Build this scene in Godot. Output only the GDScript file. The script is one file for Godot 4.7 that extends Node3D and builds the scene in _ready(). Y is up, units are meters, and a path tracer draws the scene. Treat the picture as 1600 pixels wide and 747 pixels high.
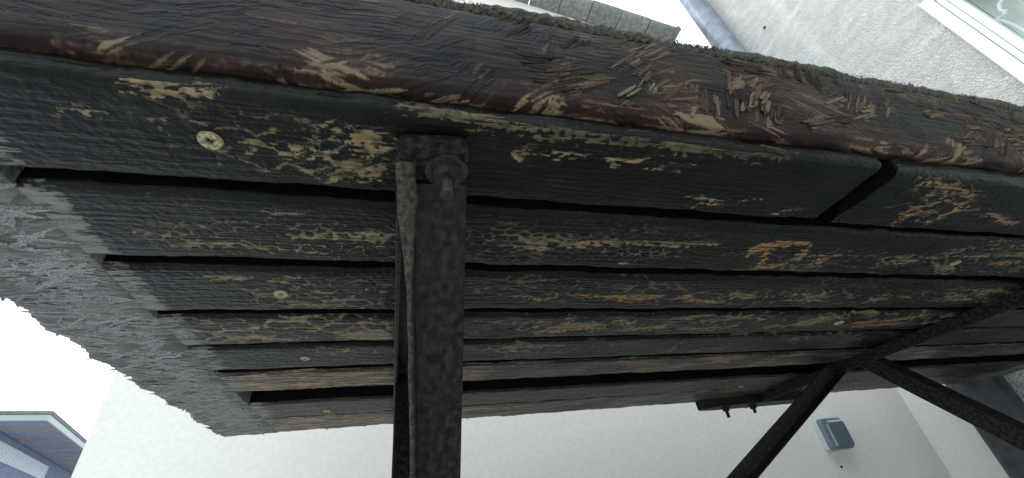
extends Node3D

const H := 0.16          # height of the bench underside above the lens, metres: the unit the bench was measured in
const EYE := 0.245       # height of the lens above the ground
const BENCH := Vector3(0.6, 0.0, -0.45)   # foot of the bench

var taken := {}
var rng := RandomNumberGenerator.new()

# bare strokes: [width, orange, [x, z, x, z, ...]] where the paint came off each plank
var STROKES := {
	"1": [
		[0.022, -1, [-0.04, -0.775, 0.22, -0.785, 0.52, -0.79, 0.82, -0.795]],
		[0.028, -1, [0.82, -0.795, 1.08, -0.80, 1.4, -0.80]],
		[0.020, 0.0, [-0.7, -0.78, -0.59, -0.78, -0.49, -0.79]],
		[0.020, 0.0, [-0.87, -0.91, -0.77, -0.91]],
		[0.014, 0.0, [-0.29, -0.88, -0.25, -0.88, -0.22, -0.86]],
		[0.012, 0.0, [-0.28, -0.89, -0.28, -0.94, -0.27, -0.97]],
		[0.014, 0.0, [-0.37, -0.94, -0.34, -0.96, -0.27, -0.96]],
		[0.014, 0.0, [-0.35, -0.96, -0.33, -1, -0.32, -1.05]],
		[0.014, 0.0, [-0.3, -0.99, -0.24, -0.98, -0.19, -0.94]],
		[0.020, 0.0, [-0.22, -0.89, -0.17, -0.88]],
		[0.060, 0.1, [-0.17, -0.91, -0.09, -0.9]],
		[0.060, 0.1, [-0.15, -0.94, -0.09, -0.94]],
		[0.035, 0.1, [-0.13, -0.97, -0.12, -0.98]],
		[0.045, 0.1, [-0.09, -1.01, -0.13, -1.06, -0.12, -1.09]],
		[0.014, 0.0, [-0.32, -1.05, -0.24, -1.05]],
		[0.016, 0.0, [-0.25, -1.11, -0.22, -1.07, -0.17, -1.07]],
		[0.010, 0.0, [-0.19, -1.01, -0.16, -1.01]],
		[0.014, 0.1, [0.36, -0.91, 0.37, -0.85]],
		[0.014, 0.1, [0.37, -0.85, 0.39, -0.93]],
		[0.015, 0.1, [0.45, -0.87, 0.53, -0.88, 0.61, -0.88]],
		[0.016, 0.1, [0.67, -0.88, 0.76, -0.89, 0.82, -0.86]],
		[0.010, 0.1, [1.01, -0.92, 0.99, -0.87]],
		[0.010, 0.1, [0.88, -0.89, 0.94, -0.89]],
		[0.018, 0.2, [1.1, -1.05, 1.18, -1.06, 1.33, -1.09]],
		[0.020, 0.2, [1.18, -1.06, 1.17, -1.12]],
		[0.010, 0.0, [1.38, -1.04, 1.47, -1.01]],
		[0.012, 0.0, [1.61, -1.1, 1.71, -1.09]],
		[0.030, 0.5, [2.32, -1.12, 2.3, -0.99, 2.39, -0.93]],
		[0.035, 0.4, [2.3, -1.06, 2.41, -1]],
		[0.020, 0.3, [2.06, -0.81, 2.33, -0.84, 2.58, -0.91]],
		[0.020, 0.4, [2.53, -1.11, 2.56, -0.98, 2.48, -0.88]],
		[0.016, 0.3, [2.76, -0.99, 3.14, -1.04]],
	],
	"2": [
		[0.020, 0.2, [0.75, -1.4, 1.01, -1.39, 1.27, -1.38, 1.51, -1.36]],
		[0.012, 0.1, [0.41, -1.44, 0.65, -1.47]],
		[0.016, 0.1, [1.03, -1.55, 1.13, -1.54]],
		[0.050, 0.9, [1.74, -1.46, 1.74, -1.39, 1.84, -1.35, 2, -1.32]],
		[0.030, 0.6, [2.01, -1.32, 2.08, -1.44, 2.04, -1.52]],
		[0.036, 0.7, [2.04, -1.52, 1.94, -1.57, 1.76, -1.6]],
		[0.040, 0.9, [1.81, -1.4, 1.91, -1.53]],
		[0.050, 0.9, [1.77, -1.38, 1.86, -1.35]],
		[0.035, 0.5, [2.15, -1.43, 2.25, -1.46, 2.34, -1.39]],
		[0.030, 0.4, [3.26, -1.39, 3.74, -1.33]],
		[0.030, 0.4, [3.61, -1.46, 3.89, -1.42]],
		[0.014, 0.1, [-0.47, -1.28, -0.45, -1.31, -0.34, -1.29]],
	],
	"3": [
		[0.020, 0.1, [-0.84, -1.76, -0.64, -1.77]],
		[0.025, 0.1, [-0.57, -1.78, -0.45, -1.76]],
		[0.020, 0.1, [0.57, -1.93, 0.67, -1.93, 0.76, -1.96, 0.86, -1.9]],
		[0.025, 0.4, [0.92, -1.91, 1.1, -1.93]],
		[0.050, 0.7, [1.11, -1.93, 1.31, -1.95, 1.5, -1.91]],
		[0.045, 1.0, [1.59, -1.97, 1.65, -1.92, 1.82, -1.98]],
		[0.030, 0.6, [1.81, -1.97, 1.97, -2]],
		[0.016, 0.2, [2.44, -1.95, 2.88, -1.97]],
		[0.020, 0.3, [4.13, -1.77, 4.74, -1.87]],
	],
	"4": [
		[0.025, 0.1, [0.66, -2.29, 0.78, -2.26, 0.92, -2.29]],
		[0.030, 0.1, [1.02, -2.35, 1.01, -2.16]],
		[0.030, 0.1, [0.81, -2.42, 0.92, -2.41, 1.12, -2.37, 1.34, -2.38]],
		[0.035, 0.1, [1.33, -2.2, 1.44, -2.3, 1.56, -2.39]],
		[0.035, 0.2, [1.43, -2.42, 1.57, -2.41, 1.75, -2.39, 1.83, -2.3]],
		[0.030, 0.2, [1.78, -2.26, 1.89, -2.22, 2.08, -2.17]],
		[0.030, 0.2, [1.94, -2.39, 2.16, -2.42, 2.36, -2.4]],
		[0.040, 0.5, [3.51, -2.36, 3.93, -2.31, 4.16, -2.21]],
		[0.050, 0.7, [4.82, -2.49, 4.98, -2.33, 5.06, -2.23]],
		[0.040, 0.3, [2.88, -2.38, 3.23, -2.29]],
	],
	"5": [
		[0.030, 0.1, [2.13, -2.89, 2.12, -2.69]],
		[0.020, 0.1, [2.33, -2.89, 2.49, -2.84, 2.7, -2.84]],
		[0.016, 0.1, [0.77, -2.74, 0.89, -2.77]],
		[0.016, 0.1, [1.06, -2.8, 1.18, -2.79]],
		[0.040, 0.5, [4.61, -2.64, 4.83, -2.59]],
	],
	"6": [
		[0.050, 0.3, [2.48, -3.36, 2.5, -3.23, 2.65, -3.26]],
		[0.050, 0.5, [2.73, -3.24, 2.84, -3.21, 3.01, -3.25]],
		[0.030, 0.2, [2.22, -3.35, 2.33, -3.32]],
	],
}
# areas of crazed paint: [x, z, rx, rz, strength]
var BLOBS := {
	"1": [
		[-0.59, -0.96, 0.35, 0.12, 0.25],
		[-0.26, -0.98, 0.3, 0.16, 0.4],
		[2.38, -0.97, 0.3, 0.2, 0.45],
	],
	"2": [
		[-0.37, -1.46, 0.5, 0.17, 0.6],
		[0.76, -1.43, 0.8, 0.16, 0.45],
		[2.58, -1.48, 0.8, 0.2, 0.4],
		[3.6, -1.39, 0.5, 0.2, 0.9],
	],
	"3": [
		[-0.29, -1.91, 0.4, 0.2, 0.5],
		[0.94, -1.89, 0.8, 0.2, 0.4],
		[2.71, -1.92, 1, 0.2, 0.55],
		[4.4, -1.86, 0.8, 0.2, 0.6],
	],
	"4": [
		[-0.66, -2.32, 0.55, 0.2, 0.7],
		[-0.23, -2.34, 0.4, 0.2, 0.7],
		[1.11, -2.34, 1.2, 0.2, 0.5],
		[3.57, -2.3, 1.4, 0.2, 0.8],
	],
	"5": [
		[-0.29, -2.71, 0.4, 0.2, 0.35],
		[1.01, -2.73, 0.8, 0.2, 0.4],
		[3.55, -2.58, 1.5, 0.25, 0.45],
	],
}

# ------------------------------------------------------------------ helpers
func numbered(called: String) -> String:
	if not taken.has(called):
		taken[called] = 0
		return called
	taken[called] += 1
	return "%s_%03d" % [called, taken[called]]

func thing(called: String, label: String, category: String, at := Vector3.ZERO, group := "") -> Node3D:
	var o := Node3D.new()
	o.name = numbered(called)
	add_child(o, true)
	o.position = at
	o.set_meta("label", label)
	o.set_meta("category", category)
	if group:
		o.set_meta("group", group)
	return o

func part(called: String, mesh: Mesh, mat: Material, parent: Node, label := "") -> MeshInstance3D:
	var o := MeshInstance3D.new()
	o.name = called
	o.mesh = mesh
	if mat:
		o.material_override = mat
	parent.add_child(o, true)
	if label:
		o.set_meta("label", label)
	return o

func b(x: float, y: float, z: float) -> Vector3:      # bench units -> metres from the bench's foot
	return Vector3(x * H, y * H + EYE, z * H) - BENCH

func quad(st: SurfaceTool, p0: Vector3, p1: Vector3, p2: Vector3, p3: Vector3) -> void:
	st.set_smooth_group(-1)
	for p in [p0, p1, p2, p0, p2, p3]:
		st.add_vertex(p)

func fresh() -> SurfaceTool:
	var st := SurfaceTool.new()
	st.begin(Mesh.PRIMITIVE_TRIANGLES)
	return st

func done(st: SurfaceTool) -> ArrayMesh:
	st.generate_normals()
	return st.commit()

# a box with chamfered edges, spanned by three axes from a corner
func chamfer_box(st: SurfaceTool, o: Vector3, ax: Vector3, ay: Vector3, az: Vector3, c: float) -> void:
	var n := [ax.normalized() * c, ay.normalized() * c, az.normalized() * c]
	var a := [ax, ay, az]
	var ctr := o + (ax + ay + az) * 0.5
	for k in 3:
		var u: Vector3 = a[(k + 1) % 3]
		var v: Vector3 = a[(k + 2) % 3]
		var nu: Vector3 = n[(k + 1) % 3]
		var nv: Vector3 = n[(k + 2) % 3]
		for s in [0.0, 1.0]:
			var base: Vector3 = o + a[k] * s
			face(st, [base + nu + nv, base + u - nu + nv, base + u - nu + v - nv, base + nu + v - nv], ctr)
	for k in 3:                       # edge bevels: edges parallel to a[k]
		var w: Vector3 = a[k]
		var nw: Vector3 = n[k]
		for su in [0, 1]:
			for sv in [0, 1]:
				var u: Vector3 = a[(k + 1) % 3]
				var v: Vector3 = a[(k + 2) % 3]
				var nu: Vector3 = n[(k + 1) % 3] * (1.0 if su == 0 else -1.0)
				var nv: Vector3 = n[(k + 2) % 3] * (1.0 if sv == 0 else -1.0)
				var e: Vector3 = o + u * su + v * sv
				face(st, [e + nu + nw, e + nv + nw, e + nv + w - nw, e + nu + w - nw], ctr)
	for i in 8:                       # corners
		var sx := 1.0 if i & 1 else 0.0
		var sy := 1.0 if i & 2 else 0.0
		var sz := 1.0 if i & 4 else 0.0
		var e := o + ax * sx + ay * sy + az * sz
		var dx: Vector3 = n[0] * (1.0 - 2.0 * sx)
		var dy: Vector3 = n[1] * (1.0 - 2.0 * sy)
		var dz: Vector3 = n[2] * (1.0 - 2.0 * sz)
		face(st, [e + dx + dy, e + dy + dz, e + dx + dz], ctr)

# a flat convex face turned away from ctr (front faces run clockwise)
func face(st: SurfaceTool, p: Array, ctr: Vector3) -> void:
	var nrm: Vector3 = (p[1] - p[0]).cross(p[2] - p[0])
	var mid := Vector3.ZERO
	for q in p:
		mid += q / p.size()
	var q := p.duplicate()
	if nrm.dot(mid - ctr) > 0.0:
		q.reverse()
	st.set_smooth_group(-1)
	for k in range(1, q.size() - 1):
		for i in [0, k, k + 1]:
			st.add_vertex(q[i])

# an outline (Vector2 along u and v) pushed along w, with ends; convex or not
func extrude(st: SurfaceTool, outline: PackedVector2Array, o: Vector3, u: Vector3, v: Vector3, w: Vector3) -> void:
	var tri := Geometry2D.triangulate_polygon(outline)
	var flip := u.cross(v).dot(w) > 0.0
	st.set_smooth_group(-1)
	for k in range(0, tri.size(), 3):
		var p: Array = []
		for i in 3:
			var q := outline[tri[k + i]]
			p.append(o + u * q.x + v * q.y)
		var up: bool = (p[1] - p[0]).cross(p[2] - p[0]).dot(w) > 0.0
		var order := [0, 1, 2] if up else [0, 2, 1]     # faces -w
		for i in order:
			st.add_vertex(p[i])
		order.reverse()
		for i in order:
			st.add_vertex(p[i] + w)
	var ccw := not Geometry2D.is_polygon_clockwise(outline)
	for k in outline.size():
		var a0 := outline[k]
		var a1 := outline[(k + 1) % outline.size()]
		var p0 := o + u * a0.x + v * a0.y
		var p1 := o + u * a1.x + v * a1.y
		if ccw == flip:
			quad(st, p0, p0 + w, p1 + w, p1)
		else:
			quad(st, p0, p1, p1 + w, p0 + w)

# rows of points (each row the same length) to a smooth sheet; uvs alike
func sheet(st: SurfaceTool, rows: Array, uvs: Array, flip := false) -> void:
	st.set_smooth_group(0)
	for i in rows.size() - 1:
		var r0: PackedVector3Array = rows[i]
		var r1: PackedVector3Array = rows[i + 1]
		var u0: PackedVector2Array = uvs[i]
		var u1: PackedVector2Array = uvs[i + 1]
		for j in r0.size() - 1:
			var p := [r0[j], r0[j + 1], r1[j + 1], r1[j]]
			var t := [u0[j], u0[j + 1], u1[j + 1], u1[j]]
			var order := [0, 2, 1, 0, 3, 2] if flip else [0, 1, 2, 0, 2, 3]
			for k in order:
				st.set_uv(t[k])
				st.add_vertex(p[k])

func tube(st: SurfaceTool, a: Vector3, c: Vector3, r0: float, r1: float, n := 12, caps := true) -> void:
	var d := (c - a).normalized()
	var u := d.cross(Vector3.UP if absf(d.y) < 0.9 else Vector3.RIGHT).normalized()
	var v := d.cross(u)
	var mid := (a + c) * 0.5
	for k in n:
		var t0 := TAU * k / n
		var t1 := TAU * (k + 1) / n
		var e0 := u * cos(t0) + v * sin(t0)
		var e1 := u * cos(t1) + v * sin(t1)
		face(st, [a + e0 * r0, a + e1 * r0, c + e1 * r1, c + e0 * r1], mid)
		if caps:
			face(st, [a, a + e0 * r0, a + e1 * r0], mid)
			face(st, [c, c + e0 * r1, c + e1 * r1], mid)

# ------------------------------------------------------------------ textures
func noise(kind: int, freq: float, seed_: int, octaves := 4, warp := 0.0, warp_freq := 0.01) -> FastNoiseLite:
	var n := FastNoiseLite.new()
	n.noise_type = kind as FastNoiseLite.NoiseType
	n.frequency = freq
	n.seed = seed_
	n.fractal_octaves = octaves
	n.fractal_type = FastNoiseLite.FRACTAL_FBM if octaves > 1 else FastNoiseLite.FRACTAL_NONE
	if kind == FastNoiseLite.TYPE_CELLULAR:
		n.cellular_return_type = FastNoiseLite.RETURN_DISTANCE2_SUB
		n.cellular_distance_function = FastNoiseLite.DISTANCE_EUCLIDEAN
	if warp > 0.0:
		n.domain_warp_enabled = true
		n.domain_warp_amplitude = warp
		n.domain_warp_frequency = warp_freq
		n.domain_warp_fractal_octaves = 3
	return n

# noise as bytes, w x h, drawn sx times shorter and then stretched along x
func field(n: FastNoiseLite, w: int, h: int, sx := 1.0, sy := 1.0) -> PackedByteArray:
	var im := n.get_image(maxi(8, int(w / sx)), maxi(8, int(h / sy)), false, false, true)
	im.convert(Image.FORMAT_L8)
	if sx != 1.0 or sy != 1.0:
		im.resize(w, h, Image.INTERPOLATE_CUBIC)
	return im.get_data()

func as_texture(px: PackedByteArray, w: int, h: int) -> ImageTexture:
	var im := Image.create_from_data(w, h, false, Image.FORMAT_RGB8, px)
	return ImageTexture.create_from_image(im)

func as_normal(hh: PackedByteArray, w: int, h: int, strength: float) -> ImageTexture:
	var im := Image.create_from_data(w, h, false, Image.FORMAT_L8, hh)
	im.convert(Image.FORMAT_RGBA8)
	im.bump_map_to_normal_map(strength)
	return ImageTexture.create_from_image(im)

func smooth(a: float, c: float, x: float) -> float:
	var t := clampf((x - a) / (c - a), 0.0, 1.0)
	return t * t * (3.0 - 2.0 * t)

# Dark paint that has crazed and flaked off weathered wood. x0, len: bench units covered by the width; z0, wid: by the height (running back)
func paint_material(key: String, w: int, h: int, x0: float, len: float, z0: float, wid: float, cell: float, seed_: int, fibre: float, o := {}) -> StandardMaterial3D:
	var ppu := w / len
	var ppz := h / wid
	var f := PackedFloat32Array()
	f.resize(w * h)
	var s := PackedFloat32Array()
	s.resize(w * h)
	var og := PackedFloat32Array()
	og.resize(w * h)
	var cr := field(noise(FastNoiseLite.TYPE_CELLULAR, 1.0 / (cell * ppz), seed_, 1, cell * ppz * 0.55, 1.0 / (cell * ppz * 1.2)), w, h, 1.4 * ppu / ppz)
	var gr := field(noise(FastNoiseLite.TYPE_SIMPLEX, 0.16 * 394.0 / ppz * 0.6, seed_ + 1, 3), w, h, 14.0)
	var blo := field(noise(FastNoiseLite.TYPE_SIMPLEX, 3.2 / ppz, seed_ + 2, 4), w, h, 2.0)
	var fine := field(noise(FastNoiseLite.TYPE_SIMPLEX, 26.0 / ppz, seed_ + 3, 3), w, h)
	var swirl := field(noise(FastNoiseLite.TYPE_SIMPLEX, 18.0 / ppz, seed_ + 4, 3, 0.25 * ppz, 2.2 / ppz), w, h, 7.0)
	for bl in BLOBS.get(key, []):
		var cx: float = (bl[0] - x0) * ppu
		var cy: float = (z0 - bl[1]) * ppz
		var rx: float = bl[2] * ppu * 1.6
		var ry: float = bl[3] * ppz * 1.4
		for j in range(maxi(0, int(cy - ry)), mini(h, int(cy + ry) + 1)):
			for i in range(maxi(0, int(cx - rx)), mini(w, int(cx + rx) + 1)):
				var d := pow((i - cx) / rx, 2) + pow((j - cy) / ry, 2)
				if d < 1.0:
					f[j * w + i] += bl[4] * (1.0 - d) * (1.0 - d)
	for sk in STROKES.get(key, []):
		var wd: float = sk[0] * 1.15
		var stray := 0.3 if sk[1] > 0.55 else 1.0      # how far the edge wanders
		var pts: Array = sk[2]
		for k in range(0, pts.size() - 3, 2):
			var a := Vector2(pts[k], pts[k + 1])
			var c := Vector2(pts[k + 2], pts[k + 3])
			var i0 := maxi(0, int((minf(a.x, c.x) - wd - 0.1 - x0) * ppu))
			var i1 := mini(w, int((maxf(a.x, c.x) + wd + 0.1 - x0) * ppu) + 1)
			var j0 := maxi(0, int((z0 - maxf(a.y, c.y) - wd - 0.06) * ppz))
			var j1 := mini(h, int((z0 - minf(a.y, c.y) + wd + 0.06) * ppz) + 1)
			for j in range(j0, j1):
				for i in range(i0, i1):
					var at := j * w + i
					var q := Vector2(x0 + i / ppu, z0 - j / ppz) + stray * Vector2((swirl[at] / 255.0 - 0.5) * 0.08 + (fine[at] / 255.0 - 0.5) * 0.05, (swirl[at] / 255.0 - 0.5) * 0.05 + (fine[at] / 255.0 - 0.5) * 0.035 + (blo[at] / 255.0 - 0.5) * 0.04)
					var near := Geometry2D.get_closest_point_to_segment(q, a, c)
					var tip := minf(near.distance_to(a) if k == 0 else 9.0, near.distance_to(c) if k + 4 >= pts.size() else 9.0)
					var g := 1.0 - q.distance_to(near) / (wd * (0.45 + 0.75 * minf(1.0, tip / (wd * 3.0))))
					if g > s[j * w + i]:
						s[j * w + i] = g
						og[j * w + i] = sk[1]
	var px := PackedByteArray()
	px.resize(w * h * 3)
	var hh := PackedByteArray()
	hh.resize(w * h)
	var worn: float = o.get("worn", -0.98)           # left of this the paint is torn off in patches
	var dark: float = o.get("dark", 1.0)
	for j in h:
		var vz := float(j) / h
		var edge := smooth(0.10, 0.0, minf(vz, 1.0 - vz))
		for i in w:
			var k := j * w + i
			var g := gr[k] / 255.0
			var bo := blo[k] / 255.0
			var fi := fine[k] / 255.0
			var sw := swirl[k] / 255.0
			var c := cr[k] / 255.0
			var x := x0 + i / ppu
			var thr := smooth(0.03, 0.25, f[k] + (bo - 0.5) * 0.35) * (0.075 + 0.06 * f[k]) + f[k] * 0.5 * smooth(0.60, 0.86, bo) - 0.085 * smooth(0.62, 0.35, sw) - 0.012 + (fi - 0.5) * 0.07
			var bare := clampf((thr - c * 0.8) / 0.045, 0.0, 1.0) * clampf(0.5 + f[k], 0.0, 1.0)
			bare = maxf(bare, (0.62 if og[k] < 0.0 else 1.0) * clampf((s[k] + (fi - 0.5) * 0.8 + (g - 0.5) * 0.8 + (bo - 0.5) * 0.4 - 0.34) / 0.2, 0.0, 1.0) * smooth(0.0, 0.12, s[k]))
			bare = maxf(bare, clampf((g - 0.97 + f[k] * 0.20 + edge * 0.10 + (bo - 0.5) * 0.3 + (fi - 0.5) * 0.25) / 0.08, 0.0, 0.7) * smooth(0.02, 0.25, f[k]))
			var t := 0.55 + 0.95 * (g - 0.4) + (fi - 0.5) * 0.35
			var wood := Vector3(0.435, 0.385, 0.285).lerp(Vector3(0.51, 0.38, 0.235), clampf(og[k] * 1.2, 0.0, 1.0) * clampf(s[k] * 3.0, 0.0, 1.0)) * (0.62 + 0.62 * t)
			var pt := 0.62 + 0.75 * bo * fi + 0.35 * (g - 0.5)
			var paint := Vector3(0.058, 0.070, 0.068).lerp(Vector3(0.092, 0.092, 0.068), bo) * pt * dark
			# bare grey wood in torn patches beside the end board
			var grey := clampf((smooth(worn, worn - 0.12, x) + (sw - 0.5) * 1.4 + (fi - 0.5) * 0.8 - 0.55) / 0.25, 0.0, 1.0) * smooth(worn + 0.02, worn - 0.1, x)
			paint = paint.lerp(Vector3(0.43, 0.425, 0.405) * (0.7 + 0.5 * sw), grey)
			wood = wood.lerp(Vector3(0.46, 0.45, 0.42), grey * 0.8)
			var fb := fibre * clampf(0.1 + 1.0 * bo + 0.7 * smooth(1.2, -0.4, x), 0.0, 1.0)
			if fibre > 0.0:
				var lit := smooth(0.25, 0.85, sw * 0.75 + fi * 0.25)
				paint = paint.lerp(Vector3(0.19, 0.16, 0.13).lerp(Vector3(0.64, 0.545, 0.425), lit).lerp(Vector3(0.40, 0.385, 0.36) * (0.7 + 0.6 * lit), grey * 0.9), fb)
			var thin := clampf((thr + 0.06 - c * 0.7) / 0.16, 0.0, 1.0) * 0.16 * clampf(f[k] * 2.0, 0.0, 1.0)      # paint gone thin round the flaked spots
			var rgb := paint.lerp(wood * 0.8, thin).lerp(wood, bare * (0.78 + 0.22 * smooth(0.3, 0.6, fi)))
			px[k * 3] = clampi(int(rgb.x * 255.0), 0, 255)
			px[k * 3 + 1] = clampi(int(rgb.y * 255.0), 0, 255)
			px[k * 3 + 2] = clampi(int(rgb.z * 255.0), 0, 255)
			hh[k] = clampi(int((0.55 - bare * 0.28 + (fi - 0.5) * 0.22 + (g - 0.5) * 0.25 + (sw - 0.5) * 0.7 * (fb + grey * 0.5)) * 255.0), 0, 255)
	var m := StandardMaterial3D.new()
	m.albedo_texture = as_texture(px, w, h)
	m.normal_enabled = true
	m.normal_texture = as_normal(hh, w, h, 5.0)
	m.normal_scale = 1.0
	m.roughness = 0.42
	m.metallic_specular = 0.27
	m.set_meta("x0", x0)
	m.set_meta("worn", worn)
	m.set_meta("len", len)
	m.set_meta("z0", z0)
	m.set_meta("wid", wid)
	return m

# plank sides: gap shade put into an even near-black colour, a little blotchy
func gap_shade_material(m: StandardMaterial3D, seed_: int) -> StandardMaterial3D:
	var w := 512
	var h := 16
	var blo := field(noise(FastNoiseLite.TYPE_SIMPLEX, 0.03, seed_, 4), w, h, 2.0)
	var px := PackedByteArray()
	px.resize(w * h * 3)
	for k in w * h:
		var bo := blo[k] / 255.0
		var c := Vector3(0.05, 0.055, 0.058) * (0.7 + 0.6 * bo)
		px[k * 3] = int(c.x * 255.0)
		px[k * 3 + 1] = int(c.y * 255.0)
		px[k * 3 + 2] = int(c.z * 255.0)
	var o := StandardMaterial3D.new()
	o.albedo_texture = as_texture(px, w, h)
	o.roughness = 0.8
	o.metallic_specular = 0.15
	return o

# Rough, fibrous weathered face: thousands of torn fibres laid over stained wood. look: base, mid, pale, stain colours; grain angle range
func fibre_material(w: int, h: int, ulen: float, vlen: float, seed_: int, look: Dictionary) -> StandardMaterial3D:
	var ppu := w / ulen
	var r := RandomNumberGenerator.new()
	r.seed = seed_
	var turn := noise(FastNoiseLite.TYPE_SIMPLEX, look.get("turn", 0.8), seed_, 2)
	var patch := noise(FastNoiseLite.TYPE_SIMPLEX, 1.7, seed_ + 7, 3)
	var blo := field(noise(FastNoiseLite.TYPE_SIMPLEX, 2.6 / ppu, seed_ + 2, 5), w, h, 1.6)
	var fine := field(noise(FastNoiseLite.TYPE_SIMPLEX, 38.0 / ppu, seed_ + 3, 3), w, h)
	var f := PackedFloat32Array()
	f.resize(w * h)
	f.fill(0.0)
	var a0: float = look.get("a0", 0.2)
	var a1: float = look.get("a1", 1.2)
	var count: int = look.get("count", 5000)
	var stretch := (h / vlen) / ppu
	for k in count:                # each a bundle of torn slivers lying side by side
		var x := r.randf() * w
		var y := r.randf() * h
		var n := turn.get_noise_2d(x / ppu, y / ppu / stretch)
		var pt := patch.get_noise_2d(x / ppu, y / ppu / stretch)
		var ang := lerpf(a0, a1, clampf(0.5 + n * 1.1, 0.0, 1.0)) + r.randfn(0.0, 0.22)
		var ca := cos(ang)
		var sa := sin(ang)
		var along: float = r.randf_range(0.05, 0.20) * ppu * float(look.get("long", 1.0))
		var slivers := r.randi_range(2, 9)
		var tone := r.randf_range(-0.25, 0.22) + 0.6 * pt
		var off := -0.5 * slivers * 0.010 * ppu
		for sl in slivers:
			var wd: float = r.randf_range(0.0025, 0.008) * ppu * float(look.get("thick", 1.0))
			off += wd * r.randf_range(1.4, 2.6)
			var long := along * r.randf_range(0.45, 1.2)
			var shift := r.randfn(0.0, 0.16) * along
			var amp := tone + r.randfn(0.0, 0.2)
			var lean := r.randfn(0.0, 0.05)
			var nv := maxi(1, int(wd * 2.0 / 0.8))
			var nu := int(long / 0.8)
			var wob := r.randf() * 9.0
			for i in nu + 1:
				var t := float(i) / maxi(nu, 1) - 0.5
				var u := t * long + shift
				var taper := clampf((0.5 - absf(t)) * 7.0, 0.25, 1.0)
				for q in nv + 1:
					var v := off + (float(q) / nv - 0.5) * 2.0 * wd * taper + lean * u + sin(u * 0.07 + wob) * 0.8
					var xx := posmod(int(x + u * ca - v * sa), w)
					var yy := int(y - (u * sa + v * ca) * stretch)
					if yy >= 0 and yy < h:
						var at := yy * w + xx
						var edge := 0.10 if q == 0 or q == nv else 0.0      # a dark line between neighbours
						f[at] = lerpf(f[at], amp - edge, 0.85)
	var px := PackedByteArray()
	px.resize(w * h * 3)
	var hh := PackedByteArray()
	hh.resize(w * h)
	var long_grain := field(noise(FastNoiseLite.TYPE_SIMPLEX, 30.0 / ppu, seed_ + 5, 4), w, h, float(look.get("grain_x", 16.0)), float(look.get("grain_y", 1.0)))
	var base: Vector3 = look.base
	var mid: Vector3 = look.mid
	var pale: Vector3 = look.pale
	var tint: Vector3 = look.stain
	var low_amt: float = look.get("low", 0.4)
	for j in h:
		var low := smooth(0.5, 0.95, float(j) / h) * low_amt
		for i in w:
			var k := j * w + i
			var bo := blo[k] / 255.0
			var fi := fine[k] / 255.0
			var t := f[k] + (long_grain[k] / 255.0 - 0.5) * 0.55 * (1.0 - minf(absf(f[k]) * 3.0, 0.7)) + (fi - 0.5) * 0.22 + (bo - 0.5) * 0.5 + 0.40
			var rgb := base.lerp(mid, smooth(0.1, 0.55, t))
			rgb = rgb.lerp(tint, clampf((bo - 0.42) * 1.6 + low * 0.7, 0.0, 0.75) * (1.0 - smooth(0.5, 0.9, t) * 0.6))
			rgb = rgb.lerp(pale, smooth(0.5, 0.95, t + low * 0.12) * (0.55 + 0.45 * low))
			px[k * 3] = clampi(int(rgb.x * 255.0), 0, 255)
			px[k * 3 + 1] = clampi(int(rgb.y * 255.0), 0, 255)
			px[k * 3 + 2] = clampi(int(rgb.z * 255.0), 0, 255)
			hh[k] = clampi(int((0.45 + 0.75 * f[k] + (long_grain[k] / 255.0 - 0.5) * 0.35 + (fi - 0.5) * 0.08) * 255.0), 0, 255)
	var m := StandardMaterial3D.new()
	m.albedo_texture = as_texture(px, w, h)
	m.normal_enabled = true
	m.normal_texture = as_normal(hh, w, h, look.get("bump", 4.0))
	m.roughness = 0.6
	m.metallic_specular = 0.25
	return m

# a repeating two-tone speckle for metal, render and so on, laid on by triplanar
func blotch(lo: Color, hi: Color, freq: float, seed_: int, at0: float, at1: float, tile: float, size := 512) -> StandardMaterial3D:
	var t := NoiseTexture2D.new()
	t.width = size
	t.height = size
	t.seamless = true
	t.noise = noise(FastNoiseLite.TYPE_SIMPLEX, freq, seed_, 5)
	var g := Gradient.new()
	g.offsets = PackedFloat32Array([at0, at1])
	g.colors = PackedColorArray([lo, hi])
	t.color_ramp = g
	var m := StandardMaterial3D.new()
	m.albedo_texture = t
	m.uv1_triplanar = true
	m.uv1_world_triplanar = true
	m.uv1_scale = Vector3.ONE / tile
	m.roughness = 0.7
	return m

func relief(m: StandardMaterial3D, n: FastNoiseLite, cm: float, size := 512) -> StandardMaterial3D:
	var t := NoiseTexture2D.new()
	t.width = size
	t.height = size
	t.seamless = true
	t.noise = n
	m.heightmap_enabled = true
	m.heightmap_texture = t
	m.heightmap_scale = cm
	return m

func plain(c: Color, rough := 0.6, metal := 0.0) -> StandardMaterial3D:
	var m := StandardMaterial3D.new()
	m.albedo_color = c
	m.roughness = rough
	m.metallic = metal
	return m

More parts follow.
